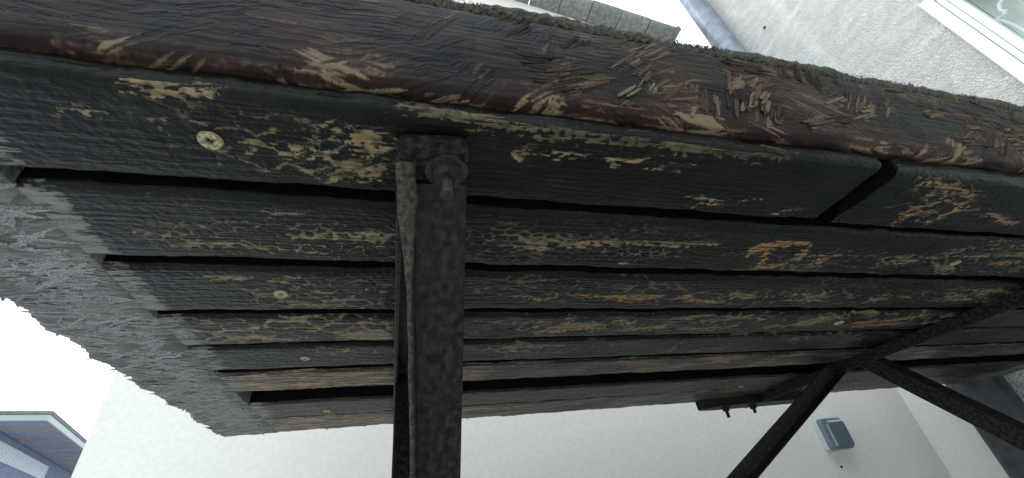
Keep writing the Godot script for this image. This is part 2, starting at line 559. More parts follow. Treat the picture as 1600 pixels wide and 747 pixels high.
# ------------------------------------------------------------------ bench pieces
# a plank running along x (or z when across) whose outline is rounded and worn; edges wander by jit, ends by endjit
func plank_mesh(x0: float, x1: float, z0: float, z1: float, y0: float, y1: float, jit: float, seed_: int, m: StandardMaterial3D, segs: int, back_jit := -1.0, end_jit := 0.0, worn_front := false, sag := 0.006) -> ArrayMesh:
	var ux0: float = m.get_meta("x0")
	var ulen: float = m.get_meta("len")
	var uz0: float = m.get_meta("z0")
	var uwid: float = m.get_meta("wid")
	var n := noise(FastNoiseLite.TYPE_SIMPLEX, 1.6, seed_, 4)
	var r := 0.022
	if back_jit < 0.0:
		back_jit = jit
	# outline across: front top, front, round, bottom, round, back, back top
	var prof: Array = []      # [side (0 front .. 1 back), inset along z, y]
	prof.append([0.0, 0.0, y1])
	prof.append([0.0, 0.0, (y0 + y1) * 0.5])
	prof.append([0.0, 0.0, y0 + r])
	prof.append([0.0, r * 0.3, y0 + r * 0.3])
	prof.append([0.0, r, y0])
	for k in range(1, 6):
		prof.append([k / 6.0, 0.0, y0])
	prof.append([1.0, -r, y0])
	prof.append([1.0, -r * 0.3, y0 + r * 0.3])
	prof.append([1.0, 0.0, y0 + r])
	prof.append([1.0, 0.0, (y0 + y1) * 0.5])
	prof.append([1.0, 0.0, y1])
	prof.append([0.5, 0.0, y1])
	prof.append([0.0, 0.0, y1])
	var rows: Array = []
	var uvs: Array = []
	for i in segs + 1:
		var x := lerpf(x0, x1, float(i) / segs)
		var zf := z0 + jit * (n.get_noise_2d(x * 1.5, 3.0) + 0.5 * n.get_noise_2d(x * 9.0, 5.0))
		var zb := z1 + back_jit * (n.get_noise_2d(x * 1.5, 20.0) + 0.6 * n.get_noise_2d(x * 9.0, 27.0))
		var row := PackedVector3Array()
		var uv := PackedVector2Array()
		for pr in prof:
			var t: float = pr[0]
			var z: float = lerpf(zf, zb, t) - pr[1]
			var y: float = pr[2]
			var xx := x
			if y < y0 + r * 1.5:
				y += smooth(0.0, 0.5, absf(x - x0)) * sag * n.get_noise_2d(x * 1.2, 40.0 + t * 2.0) + 0.25 * sag * n.get_noise_2d(x * 8.0, 60.0 + t * 9.0)
			if end_jit > 0.0 and i == 0:
				xx += end_jit * n.get_noise_2d(z * 6.0, 70.0 + y * 4.0)
			row.append(b(xx, y, z))
			uv.append(Vector2((xx - ux0) / ulen, (uz0 - z + (y - y0) * 0.8 * (1.0 if t > 0.5 else -1.0)) / uwid))
		rows.append(row)
		uvs.append(uv)
	# the underside wears the flaking paint; the sawn sides carry gap shade in their colour
	var st := fresh()
	var sides := fresh()
	var lower: Array = []
	var lower_uv: Array = []
	var from := 0 if worn_front else 2
	for i in segs + 1:
		lower.append((rows[i] as PackedVector3Array).slice(from, 13))
		lower_uv.append((uvs[i] as PackedVector2Array).slice(from, 13))
	sheet(st, lower, lower_uv, true)
	for span in ([[12, 17]] if worn_front else [[0, 3], [12, 17]]):
		var sr: Array = []
		var su: Array = []
		for i in segs + 1:
			sr.append((rows[i] as PackedVector3Array).slice(span[0], span[1]))
			su.append((uvs[i] as PackedVector2Array).slice(span[0], span[1]))
		sheet(sides, sr, su, true)
	for e in [0, segs]:
		var row: PackedVector3Array = rows[e]
		sides.set_smooth_group(-1)
		for k in range(1, row.size() - 2):
			var tri := [0, k, k + 1] if e != 0 else [0, k + 1, k]
			for q in tri:
				sides.set_uv(uvs[e][q])
				sides.add_vertex(row[q])
	st.generate_normals()
	sides.generate_normals()
	st.set_material(m)
	sides.set_material(gap_shade_material(m, seed_ + 9))
	return sides.commit(st.commit())

# the end board under the planks' ends: its outer side is torn
func end_board_mesh(xo: float, xi: float, z0: float, z1: float, y0: float, y1: float, seed_: int, tear: float) -> ArrayMesh:
	var n := noise(FastNoiseLite.TYPE_SIMPLEX, 1.3, seed_, 5)
	var segs := 420
	var rows: Array = []
	var uvs: Array = []
	var sgn := signf(xi - xo)
	for i in segs + 1:
		var z := lerpf(z0, z1, float(i) / segs)
		var saw := fposmod(z * 7.0 + 2.0 * n.get_noise_2d(z * 2.0, 90.0), 1.0)
		var e := xo + tear * (n.get_noise_2d(z * 1.4, 3.0) * 1.1 + 0.6 * n.get_noise_2d(z * 7.0, 9.0) + 0.45 * (saw * saw - 0.3) * maxf(0.0, n.get_noise_2d(z * 3.0, 50.0) * 2.0))
		var e2 := e + sgn * (0.02 + 0.03 * absf(n.get_noise_2d(z * 11.0, 30.0)))
		var row := PackedVector3Array()
		var uv := PackedVector2Array()
		var pts := [[e2, y1], [e2, (y0 + y1) * 0.5], [e, y0 + 0.05], [e + sgn * 0.015, y0 + 0.012], [e + sgn * 0.05, y0]]
		for k in range(1, 8):
			pts.append([lerpf(e + sgn * 0.05, xi, k / 7.0), y0])
		pts.append([xi + sgn * 0.0012, y0 + 0.002])
		pts.append([xi + sgn * 0.0012, y0 + 0.1])
		pts.append([xi, y1])
		pts.append([e2, y1])
		for q in pts:
			var y: float = q[1] + (0.012 * n.get_noise_2d(q[0] * 5.0, z * 3.0) * smooth(0.0, 0.25, absf(q[0] - xi)) if q[1] < y0 + 0.03 else 0.0)
			row.append(b(q[0], y, z))
			uv.append(Vector2((z0 - z) / 4.2, absf(q[0] - xo) / 0.6 + (q[1] - y0) * 1.5))
		rows.append(row)
		uvs.append(uv)
	var st := fresh()
	sheet(st, rows, uvs, sgn < 0.0)
	for e in [0, segs]:
		var row: PackedVector3Array = rows[e]
		st.set_smooth_group(-1)
		for k in range(1, row.size() - 2):
			for q in [0, k, k + 1]:
				st.set_uv(uvs[e][q])
				st.add_vertex(row[q])
	st.generate_normals()
	return st.commit()

# L-section steel from a to c: the broad flange lies across s, the narrow one stands up along n at s = 0
func angle_iron(a: Vector3, c: Vector3, s: Vector3, nn: Vector3, wide: float, tall: float, thick: float) -> ArrayMesh:
	var d := c - a
	var sx := (s - d.normalized() * s.dot(d.normalized())).normalized()
	var nx := d.normalized().cross(sx).normalized()
	if nx.dot(nn) < 0.0:
		nx = -nx
	var k := thick * 0.45
	var o := PackedVector2Array([Vector2(k, 0), Vector2(wide - k, 0), Vector2(wide, k), Vector2(wide, thick - k * 0.4), Vector2(wide - k * 0.6, thick), Vector2(thick * 1.9, thick), Vector2(thick * 1.25, thick * 1.25), Vector2(thick, thick * 1.9), Vector2(thick, tall - k * 0.6), Vector2(thick - k * 0.5, tall), Vector2(k, tall), Vector2(0, tall - k), Vector2(0, k)])
	var st := fresh()
	extrude(st, o, a, sx, nx, d)
	return done(st)

func front_bump(n: FastNoiseLite, x: float, y: float) -> float:
	return 0.006 * n.get_noise_2d(x * 1.6 + y * 2.0, y * 4.0) + 0.003 * n.get_noise_2d(x * 9.0 - y * 9.0, y * 20.0 + 50.0)

# a torn flake of wood lying on a face: d its grain, up away from the face
func flake(st: SurfaceTool, o: Vector3, d: Vector3, up: Vector3, long: float, wide: float, thick: float, c: Color, tilt := 0.025) -> void:
	var tip := up * rng.randfn(0.0, tilt)
	var dd := (d + tip).normalized()
	var s := dd.cross(up).normalized()
	var nrm := (s.cross(dd).normalized() + s * rng.randfn(0.0, tilt * 3.0)).normalized()
	if nrm.dot(up) < 0.0:
		nrm = -nrm
	s = dd.cross(nrm).normalized()
	var a := long * 0.5
	var w := wide * 0.5
	var ol := PackedVector2Array([Vector2(-a, -w * rng.randf_range(0.1, 0.9)), Vector2(-a * rng.randf_range(0.3, 0.8), -w), Vector2(a * rng.randf_range(0.4, 0.8), -w * rng.randf_range(0.7, 1.0)), Vector2(a, -w * rng.randf_range(0.0, 0.6)), Vector2(a * rng.randf_range(0.7, 0.95), w * rng.randf_range(0.4, 0.9)), Vector2(a * rng.randf_range(-0.3, 0.3), w), Vector2(-a * rng.randf_range(0.7, 1.0), w * rng.randf_range(0.3, 1.0))])
	var base := o - nrm * thick
	var topo := o + nrm * thick * 0.5
	st.set_smooth_group(-1)
	st.set_color(c)
	var ctr := o - nrm * thick * 0.3
	var p: Array = []
	for q in ol:
		p.append(topo + dd * q.x + s * q.y)
	face(st, p, ctr)
	for k in ol.size():
		var q0 := ol[k]
		var q1 := ol[(k + 1) % ol.size()]
		face(st, [topo + dd * q0.x + s * q0.y, topo + dd * q1.x + s * q1.y, base + dd * q1.x + s * q1.y, base + dd * q0.x + s * q0.y], ctr)

func hex_bolt(parent: Node, at: Vector3, down: Vector3, r: float, long: float, mat: Material) -> void:
	var st := fresh()
	tube(st, at, at + down * long, r * 0.5, r * 0.46, 10)
	var bolt := part("bolt", done(st), mat, parent)
	var s2 := fresh()
	tube(s2, at - down * 0.0005, at + down * r * 0.95, r, r, 6)
	part("nut", done(s2), mat, bolt)
	var s3 := fresh()
	tube(s3, at - down * 0.002, at + down * 0.0012, r * 1.45, r * 1.4, 16)
	part("washer", done(s3), mat, bolt)

# the head of a countersunk screw in the underside, with a crosshead recess
func screw_mesh(r: float) -> ArrayMesh:
	var st := fresh()
	var n := 24
	var arm := r * 0.50
	var half := r * 0.15
	var cross: Array = []
	for q in 4:
		var rot := Transform2D(q * PI / 2.0, Vector2.ZERO)
		cross.append(rot * Vector2(arm, -half))
		cross.append(rot * Vector2(arm, half))
		cross.append(rot * Vector2(half * 1.25, half * 1.25))
	# outer disc minus cross: fan strips matched by angle
	var outline: Array = []
	for k in 48:
		var t := TAU * k / 48
		var dir := Vector2(cos(t), sin(t))
		var best := 9.0
		for e in cross.size():
			var hit = Geometry2D.segment_intersects_segment(Vector2.ZERO, dir * r * 2.0, cross[e], cross[(e + 1) % cross.size()])
			if hit != null:
				best = minf(best, (hit as Vector2).length())
		outline.append(dir * (best if best < 9.0 else half))
	for k in 48:
		var t0 := TAU * k / 48
		var t1 := TAU * (k + 1) / 48
		var o0 := Vector2(cos(t0), sin(t0)) * r
		var o1 := Vector2(cos(t1), sin(t1)) * r
		var i0: Vector2 = outline[k]
		var i1: Vector2 = outline[(k + 1) % 48]
		var y := -0.0008
		var ctr := Vector3(0, 0.02, 0)
		face(st, [Vector3(i0.x, y, i0.y), Vector3(i1.x, y, i1.y), Vector3(o1.x * 0.92, y * 0.95, o1.y * 0.92), Vector3(o0.x * 0.92, y * 0.95, o0.y * 0.92)], ctr)
		face(st, [Vector3(o0.x, 0.0005, o0.y), Vector3(o1.x, 0.0005, o1.y), Vector3(o1.x * 0.92, y * 0.95, o1.y * 0.92), Vector3(o0.x * 0.92, y * 0.95, o0.y * 0.92)], ctr)
		quad(st, Vector3(i0.x, y, i0.y), Vector3(i1.x, y, i1.y), Vector3(i1.x * 0.8, 0.0006, i1.y * 0.8), Vector3(i0.x * 0.8, 0.0006, i0.y * 0.8))
	return done(st)

func recess_mesh(r: float) -> ArrayMesh:
	var st := fresh()
	var ctr := Vector3(0, 1, 0)
	for k in 24:
		var t0 := TAU * k / 24
		var t1 := TAU * (k + 1) / 24
		face(st, [Vector3(0, 0.0004, 0), Vector3(cos(t0) * r, 0.0004, sin(t0) * r), Vector3(cos(t1) * r, 0.0004, sin(t1) * r)], ctr)
	return done(st)

func _ready() -> void:
	rng.seed = 7
	# ---------------------------------------------------------------- camera, sky, sun
	var cam := Camera3D.new()
	cam.name = "camera"
	var cb := Basis(Vector3(0.96644152, -0.11462165, 0.22989706), Vector3(-0.03974782, 0.81743535, 0.57464733), Vector3(-0.25379301, -0.56450095, 0.7854475))
	cam.transform = Transform3D(cb.orthonormalized(), Vector3(0, EYE, 0))
	cam.fov = 60.376
	cam.near = 0.01
	cam.far = 400.0
	add_child(cam)
	cam.current = true
	var we := WorldEnvironment.new()
	we.name = "environment"
	var env := Environment.new()
	env.background_mode = Environment.BG_SKY
	var sm := ProceduralSkyMaterial.new()
	sm.sky_top_color = Color(0.905, 0.95, 1.0)
	sm.sky_horizon_color = Color(0.96, 0.98, 1.0)
	sm.sky_curve = 0.2
	sm.sky_energy_multiplier = 1.5
	sm.ground_bottom_color = Color(0.35, 0.36, 0.36)
	sm.ground_horizon_color = Color(0.6, 0.62, 0.64)
	sm.sun_angle_max = 1.0
	var sky := Sky.new()
	sky.sky_material = sm
	env.sky = sky
	env.tonemap_mode = Environment.TONE_MAPPER_LINEAR
	env.tonemap_exposure = 0.89
	env.sdfgi_enabled = true
	env.ssao_enabled = true
	env.ssil_enabled = true
	we.environment = env
	add_child(we)
	var sun := DirectionalLight3D.new()
	sun.name = "sun"
	sun.light_color = Color(1.0, 0.97, 0.93)
	sun.light_energy = 0.4
	sun.light_angular_distance = 12.0
	sun.shadow_enabled = true
	sun.look_at_from_position(Vector3(-6.0, 5.0, -2.0), Vector3.ZERO)
	add_child(sun)

	# ---------------------------------------------------------------- ground
	var gmat := relief(blotch(Color(0.74, 0.75, 0.75), Color(0.83, 0.84, 0.84), 0.02, 3, 0.25, 0.75, 1.7), noise(FastNoiseLite.TYPE_SIMPLEX, 0.06, 9, 4), 0.2)
	gmat.roughness = 0.85
	var gs := fresh()
	quad(gs, Vector3(-150, 0, 150), Vector3(-150, 0, -150), Vector3(150, 0, -150), Vector3(150, 0, 150))
	var ground := part("ground", done(gs), gmat, self)
	ground.name = "ground"
	ground.set_meta("kind", "structure")
	ground.set_meta("label", "pale concrete yard under the bench and the walls")

	walls()
	neighbour()
	bench()

# ------------------------------------------------------------------ white walls behind the bench
func walls() -> void:
	var render := relief(blotch(Color(0.87, 0.857, 0.825), Color(0.89, 0.877, 0.845), 0.03, 21, 0.25, 0.75, 0.55, 1024), noise(FastNoiseLite.TYPE_SIMPLEX, 0.06, 22, 3), 0.035, 1024)
	render.roughness = 0.9
	# low wall with a sloping tiled top
	var lw := thing("garden_wall", "low white rendered wall behind the bench, with a sloping row of grey tiles on top", "wall", Vector3(0.47, 0, -1.1))
	var at := func(x: float, y: float, z: float) -> Vector3: return Vector3(x, y + EYE, z) - Vector3(0.47, 0, -1.1)
	var slope := func(x: float) -> float: return 2.235 - 0.25 * (x - 0.846) - 0.008
	var st := fresh()
	var ol := PackedVector2Array()
	ol.append(Vector2(-0.557, -EYE))
	ol.append(Vector2(1.5, -EYE))
	ol.append(Vector2(1.5, slope.call(1.5)))
	ol.append(Vector2(-0.557, slope.call(-0.557)))
	extrude(st, ol, at.call(0, 0, -1.2), Vector3.RIGHT, Vector3.UP, Vector3(0, 0, 0.2))
	part("wall_face", done(st), render, lw)
	var s2 := fresh()
	chamfer_box(s2, at.call(1.502, -EYE, -1.2), Vector3(0.16, 0, 0), Vector3(0, 1.9 + EYE, 0), Vector3(0, 0, 0.355), 0.004)
	part("wall_return", done(s2), render, lw)
	var dirt := plain(Color(0.05, 0.045, 0.04), 0.9)
	var hs := fresh()
	tube(hs, at.call(1.140, 0.023, -0.9995), at.call(1.142, 0.019, -0.997), 0.0028, 0.0022, 8)
	part("dark_plug", done(hs), dirt, lw)
	var tm := [blotch(Color(0.43, 0.45, 0.44), Color(0.55, 0.56, 0.54), 0.03, 31, 0.3, 0.7, 0.5), blotch(Color(0.46, 0.47, 0.45), Color(0.58, 0.58, 0.56), 0.03, 33, 0.3, 0.7, 0.5)]
	for m in tm:
		relief(m, noise(FastNoiseLite.TYPE_SIMPLEX, 0.08, 34, 3), 0.08)
	var dirx := Vector3(1.0, -0.25, 0).normalized()
	var up := Vector3(0.25, 1.0, 0).normalized()
	var prof := PackedVector2Array()      # section of a tile across the wall: flat back, rounded nose overhanging the face
	prof.append(Vector2(-0.34, 0.0))
	for k in 9:
		var t := -PI / 2.0 + PI * k / 8.0
		prof.append(Vector2(-0.029 + 0.029 * cos(t), 0.029 + 0.029 * sin(t)))
	prof.append(Vector2(-0.34, 0.058))
	var x := 1.405
	var i := 0
	while x > -0.62:
		var long := 0.165
		var s3 := fresh()
		var o: Vector3 = at.call(x - long * 0.97, slope.call(x - long * 0.97) + 0.002 + 0.002 * (i % 2), -0.895 + 0.002 * (i % 3 - 1))
		extrude(s3, prof, o, Vector3(0, 0, 1), up, dirx * (long - 0.004))
		if i == 0:
			var tip := PackedVector2Array()
			for k in 9:
				var t := -PI / 2.0 + PI * k / 8.0
				tip.append(Vector2(0.02 * cos(t), 0.029 + 0.029 * sin(t)))
			extrude(s3, tip, o + dirx * (long - 0.004), dirx, up, Vector3(0, 0, -0.03))
			extrude(s3, tip, o + dirx * (long - 0.004) + Vector3(0, 0, -0.031), dirx, up, Vector3(0, 0, -0.3))
		part("coping_tile", done(s3), tm[i % 2], lw)
		x -= long * 0.97
		i += 1

	# house wall at right, with rough stucco
	var stucco := relief(blotch(Color(0.84, 0.835, 0.81), Color(0.885, 0.88, 0.855), 0.02, 41, 0.3, 0.7, 0.9), noise(FastNoiseLite.TYPE_SIMPLEX, 0.085, 42, 3), 0.75, 1024)
	stucco.roughness = 0.95
	stucco.uv1_scale = Vector3(1.9, 1.9, 1.0)
	var hb := Vector3(1.65, 0, 0.6)
	var house := thing("white_house", "white house wall at right with rough stucco and a white framed window", "house", hb)
	var hat := func(xx: float, y: float, z: float) -> Vector3: return Vector3(xx, y + EYE, z) - hb
	var top := 4.6
	# wall in four pieces round the opening z -0.284 .. 0.75, y 0.05 .. 1.141
	var zf := -0.835
	var zo0 := -0.284
	var zo1 := 0.75
	var yo0 := 0.05
	var yo1 := 1.141
	var ws := fresh()
	chamfer_box(ws, hat.call(1.503, -EYE, zf), Vector3(0.30, 0, 0), Vector3(0, top, 0), Vector3(0, 0, zo0 - zf), 0.003)
	chamfer_box(ws, hat.call(1.503, -EYE, zo1), Vector3(0.30, 0, 0), Vector3(0, top, 0), Vector3(0, 0, 2.2), 0.003)
	chamfer_box(ws, hat.call(1.503, -EYE, zo0), Vector3(0.30, 0, 0), Vector3(0, yo0 + EYE, 0), Vector3(0, 0, zo1 - zo0), 0.001)
	chamfer_box(ws, hat.call(1.503, yo1, zo0), Vector3(0.30, 0, 0), Vector3(0, top - EYE - yo1, 0), Vector3(0, 0, zo1 - zo0), 0.001)
	part("stucco_wall", done(ws), stucco, house)
	var back := fresh()
	chamfer_box(back, hat.call(1.806, -EYE, zf), Vector3(1.6, 0, 0), Vector3(0, top, 0), Vector3(0, 0, 0.2), 0.003)
	chamfer_box(back, hat.call(1.806, -EYE, 2.7), Vector3(1.6, 0, 0), Vector3(0, top, 0), Vector3(0, 0, 0.2), 0.003)
	chamfer_box(back, hat.call(3.41, -EYE, zf), Vector3(0.2, 0, 0), Vector3(0, top, 0), Vector3(0, 0, 3.74), 0.003)
	chamfer_box(back, hat.call(1.503, top - EYE + 0.002, zf), Vector3(2.11, 0, 0), Vector3(0, 0.2, 0), Vector3(0, 0, 3.74), 0.003)
	part("room_shell", done(back), stucco, house)
	# window: stepped white frame, pane
	var white := plain(Color(0.93, 0.945, 0.95), 0.35)
	var win := Node3D.new()
	win.name = "window"
	house.add_child(win, true)
	var frame_step := func(st3: SurfaceTool, inset: float, width: float, xf: float, depth: float) -> void:
		var za := zo0 - 0.008 + inset
		var zb := zo1 + 0.008 - inset
		var ya := yo0 - 0.008 + inset
		var yb := yo1 + 0.008 - inset
		chamfer_box(st3, hat.call(xf, ya, za), Vector3(depth, 0, 0), Vector3(0, yb - ya, 0), Vector3(0, 0, width), 0.0025)
		chamfer_box(st3, hat.call(xf, ya, zb - width), Vector3(depth, 0, 0), Vector3(0, yb - ya, 0), Vector3(0, 0, width), 0.0025)
		chamfer_box(st3, hat.call(xf + 0.0004, ya, za + width), Vector3(depth, 0, 0), Vector3(0, width, 0), Vector3(0, 0, zb - za - 2.0 * width), 0.0025)
		chamfer_box(st3, hat.call(xf + 0.0004, yb - width, za + width), Vector3(depth, 0, 0), Vector3(0, width, 0), Vector3(0, 0, zb - za - 2.0 * width), 0.0025)
	var f1 := fresh()
	frame_step.call(f1, 0.0, 0.028, 1.489, 0.05)
	part("outer_frame", done(f1), white, win)
	var f2 := fresh()
	frame_step.call(f2, 0.0295, 0.013, 1.492, 0.05)
	part("sash", done(f2), white, win)
	var f3 := fresh()
	frame_step.call(f3, 0.0435, 0.016, 1.496, 0.04)
	part("glazing_bead", done(f3), white, win)
	var glass := plain(Color(0.75, 0.85, 0.80, 0.12), 0.02)
	glass.transparency = BaseMaterial3D.TRANSPARENCY_ALPHA
	var pg := fresh()
	chamfer_box(pg, hat.call(1.508, yo0 + 0.05, zo0 + 0.05), Vector3(0.005, 0, 0), Vector3(0, yo1 - yo0 - 0.10, 0), Vector3(0, 0, zo1 - zo0 - 0.10), 0.0005)
	part("pane", done(pg), glass, win)
	# downpipe on the house corner, with brackets
	var zinc := blotch(Color(0.46, 0.49, 0.53), Color(0.56, 0.59, 0.63), 0.012, 51, 0.3, 0.7, 0.6)
	zinc.roughness = 0.42
	zinc.metallic = 0.35
	var ps := fresh()
	tube(ps, hat.call(1.452, -EYE, -0.779), hat.call(1.452, 3.3, -0.779), 0.048, 0.048, 28)
	var pipe := part("downpipe", done(ps), zinc, house)
	var pipe_shade := blotch(Color(0.19, 0.205, 0.22), Color(0.27, 0.285, 0.30), 0.02, 53, 0.3, 0.7, 0.5)  # darker sleeve: the shade on the lower pipe is put into its colour
	pipe_shade.roughness = 0.5
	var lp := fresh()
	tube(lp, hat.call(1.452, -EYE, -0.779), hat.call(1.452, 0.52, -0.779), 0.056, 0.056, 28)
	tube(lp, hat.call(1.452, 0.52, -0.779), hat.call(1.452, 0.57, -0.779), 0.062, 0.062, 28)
	part("shaded_lower_pipe", done(lp), pipe_shade, pipe)
	for y in [0.75, 2.45]:
		var bs := fresh()
		tube(bs, hat.call(1.452, y, -0.779), hat.call(1.452, y + 0.03, -0.779), 0.0505, 0.0505, 28)
		chamfer_box(bs, hat.call(1.45, y, -0.79), Vector3(0.06, 0, 0), Vector3(0, 0.03, 0), Vector3(0, 0, 0.022), 0.001)
		part("pipe_clip", done(bs), zinc, pipe)
	# a little mud nest left on the stucco
	var mud := plain(Color(0.42, 0.27, 0.16), 0.95)
	var mp := SphereMesh.new()
	mp.radius = 0.007
	mp.height = 0.011
	mp.radial_segments = 10
	mp.rings = 6
	var mo := part("mud_spot", mp, mud, house)
	mo.position = hat.call(1.502, 1.66, -0.632)

	# net curtain behind the pane, its scalloped side hem turned over
	var cb2 := Vector3(1.66, EYE + 0.05, 0.2)
	var cur := thing("curtain", "white net curtain with a curled hem behind the window pane", "curtain", cb2)
	var cloth := plain(Color(0.86, 0.89, 0.86), 0.9)
	cloth.backlight = Color(0.3, 0.3, 0.3)
	var rows: Array = []
	var uvs: Array = []
	for j in 13:
		var row := PackedVector3Array()
		var uv := PackedVector2Array()
		for k in 60:
			var z := lerpf(-0.24, 0.72, k / 59.0)
			var y := lerpf(0.08, 1.12, j / 12.0)
			var edge := maxf(0.0, (-0.10 - z)) * 0.15
			row.append(Vector3(1.578 + 0.012 * sin(z * 55.0 + 0.7 * sin(y * 7.0)) + 0.005 * sin(z * 131.0) + edge, y + EYE, z) - cb2)
			uv.append(Vector2(k / 59.0, j / 12.0))
		rows.append(row)
		uvs.append(uv)
	var cs := fresh()
	sheet(cs, rows, uvs)
	part("curtain_sheet", done(cs), cloth, cur)
	var hem := plain(Color(0.95, 0.96, 0.95), 0.8)
	var hs2 := fresh()
	var curl := Curve3D.new()
	for q in [[1.09, -0.150], [1.05, -0.165], [1.02, -0.185], [1.009, -0.209], [0.993, -0.217], [0.978, -0.212], [0.976, -0.224], [0.982, -0.236], [0.970, -0.232], [0.93, -0.226], [0.84, -0.223]]:
		curl.add_point(Vector3(1.552, q[0] + EYE, q[1]) - cb2)
	var pts := curl.get_baked_points()
	var step := maxi(1, pts.size() / 60)
	for k in range(0, pts.size() - step, step):
		tube(hs2, pts[k], pts[k + step], 0.0042, 0.0042, 8, false)
	part("curtain_hem", done(hs2), hem, cur)

	# weatherproof switch on the low wall
	var sb := Vector3(1.155, 0.098 + EYE, -1.0)
	var sw := thing("light_switch", "grey weatherproof surface switch with a hinged cover on the white wall", "switch", sb)
	var light_grey := plain(Color(0.72, 0.76, 0.77), 0.5)
	var blue_grey := plain(Color(0.43, 0.48, 0.51), 0.45)
	var dark_grey := plain(Color(0.345, 0.39, 0.425), 0.5)
	var r0 := fresh()
	rounded_slab(r0, 0.041, 0.041, 0.009, 0.0, 0.014)
	part("base_plate", done(r0), light_grey, sw)
	var r1 := fresh()
	rounded_slab(r1, 0.0385, 0.0385, 0.008, 0.0141, 0.012)
	part("housing", done(r1), blue_grey, sw)
	var r2 := fresh()
	rounded_slab(r2, 0.027, 0.030, 0.004, 0.0262, 0.009)
	var cov := part("hinged_cover", done(r2), dark_grey, sw)
	cov.position = Vector3(0.004, -0.003, 0)
	var r3 := fresh()
	tube(r3, Vector3(-0.020, 0.030, 0.0302), Vector3(0.026, 0.030, 0.0302), 0.0042, 0.0042, 12)
	part("hinge", done(r3), light_grey, cov)
	var r4 := fresh()
	tube(r4, Vector3(-0.0265, -0.028, 0.0285), Vector3(-0.0265, 0.026, 0.0285), 0.0017, 0.0017, 8)
	part("cover_edge", done(r4), light_grey, cov)

func rounded_slab(st: SurfaceTool, hx: float, hy: float, r: float, z: float, depth: float) -> void:
	var base := PackedVector2Array()
	var topo := PackedVector2Array()
	for q in 4:
		var cx := (hx - r) * (1.0 if q == 0 or q == 3 else -1.0)
		var cy := (hy - r) * (1.0 if q < 2 else -1.0)
		for k in 6:
			var t := q * PI / 2.0 + PI / 2.0 * k / 5.0
			base.append(Vector2(cx + r * cos(t), cy + r * sin(t)))
			topo.append(Vector2(cx + r * 0.75 * cos(t), cy + r * 0.75 * sin(t)))
	var ctr := Vector3(0, 0, z + depth * 0.5)
	var n := base.size()
	var chamf := depth * 0.2
	for k in n:
		var a := base[k]
		var c := base[(k + 1) % n]
		var a2 := topo[k]
		var c2 := topo[(k + 1) % n]
		face(st, [Vector3(a.x, a.y, z), Vector3(c.x, c.y, z), Vector3(c.x, c.y, z + depth - chamf), Vector3(a.x, a.y, z + depth - chamf)], ctr)
		face(st, [Vector3(a2.x, a2.y, z + depth), Vector3(c2.x, c2.y, z + depth), Vector3(c.x, c.y, z + depth - chamf), Vector3(a.x, a.y, z + depth - chamf)], ctr)
		face(st, [Vector3(0, 0, z + depth), Vector3(a2.x, a2.y, z + depth), Vector3(c2.x, c2.y, z + depth)], ctr)
		face(st, [Vector3(0, 0, z), Vector3(a.x, a.y, z), Vector3(c.x, c.y, z)], ctr)

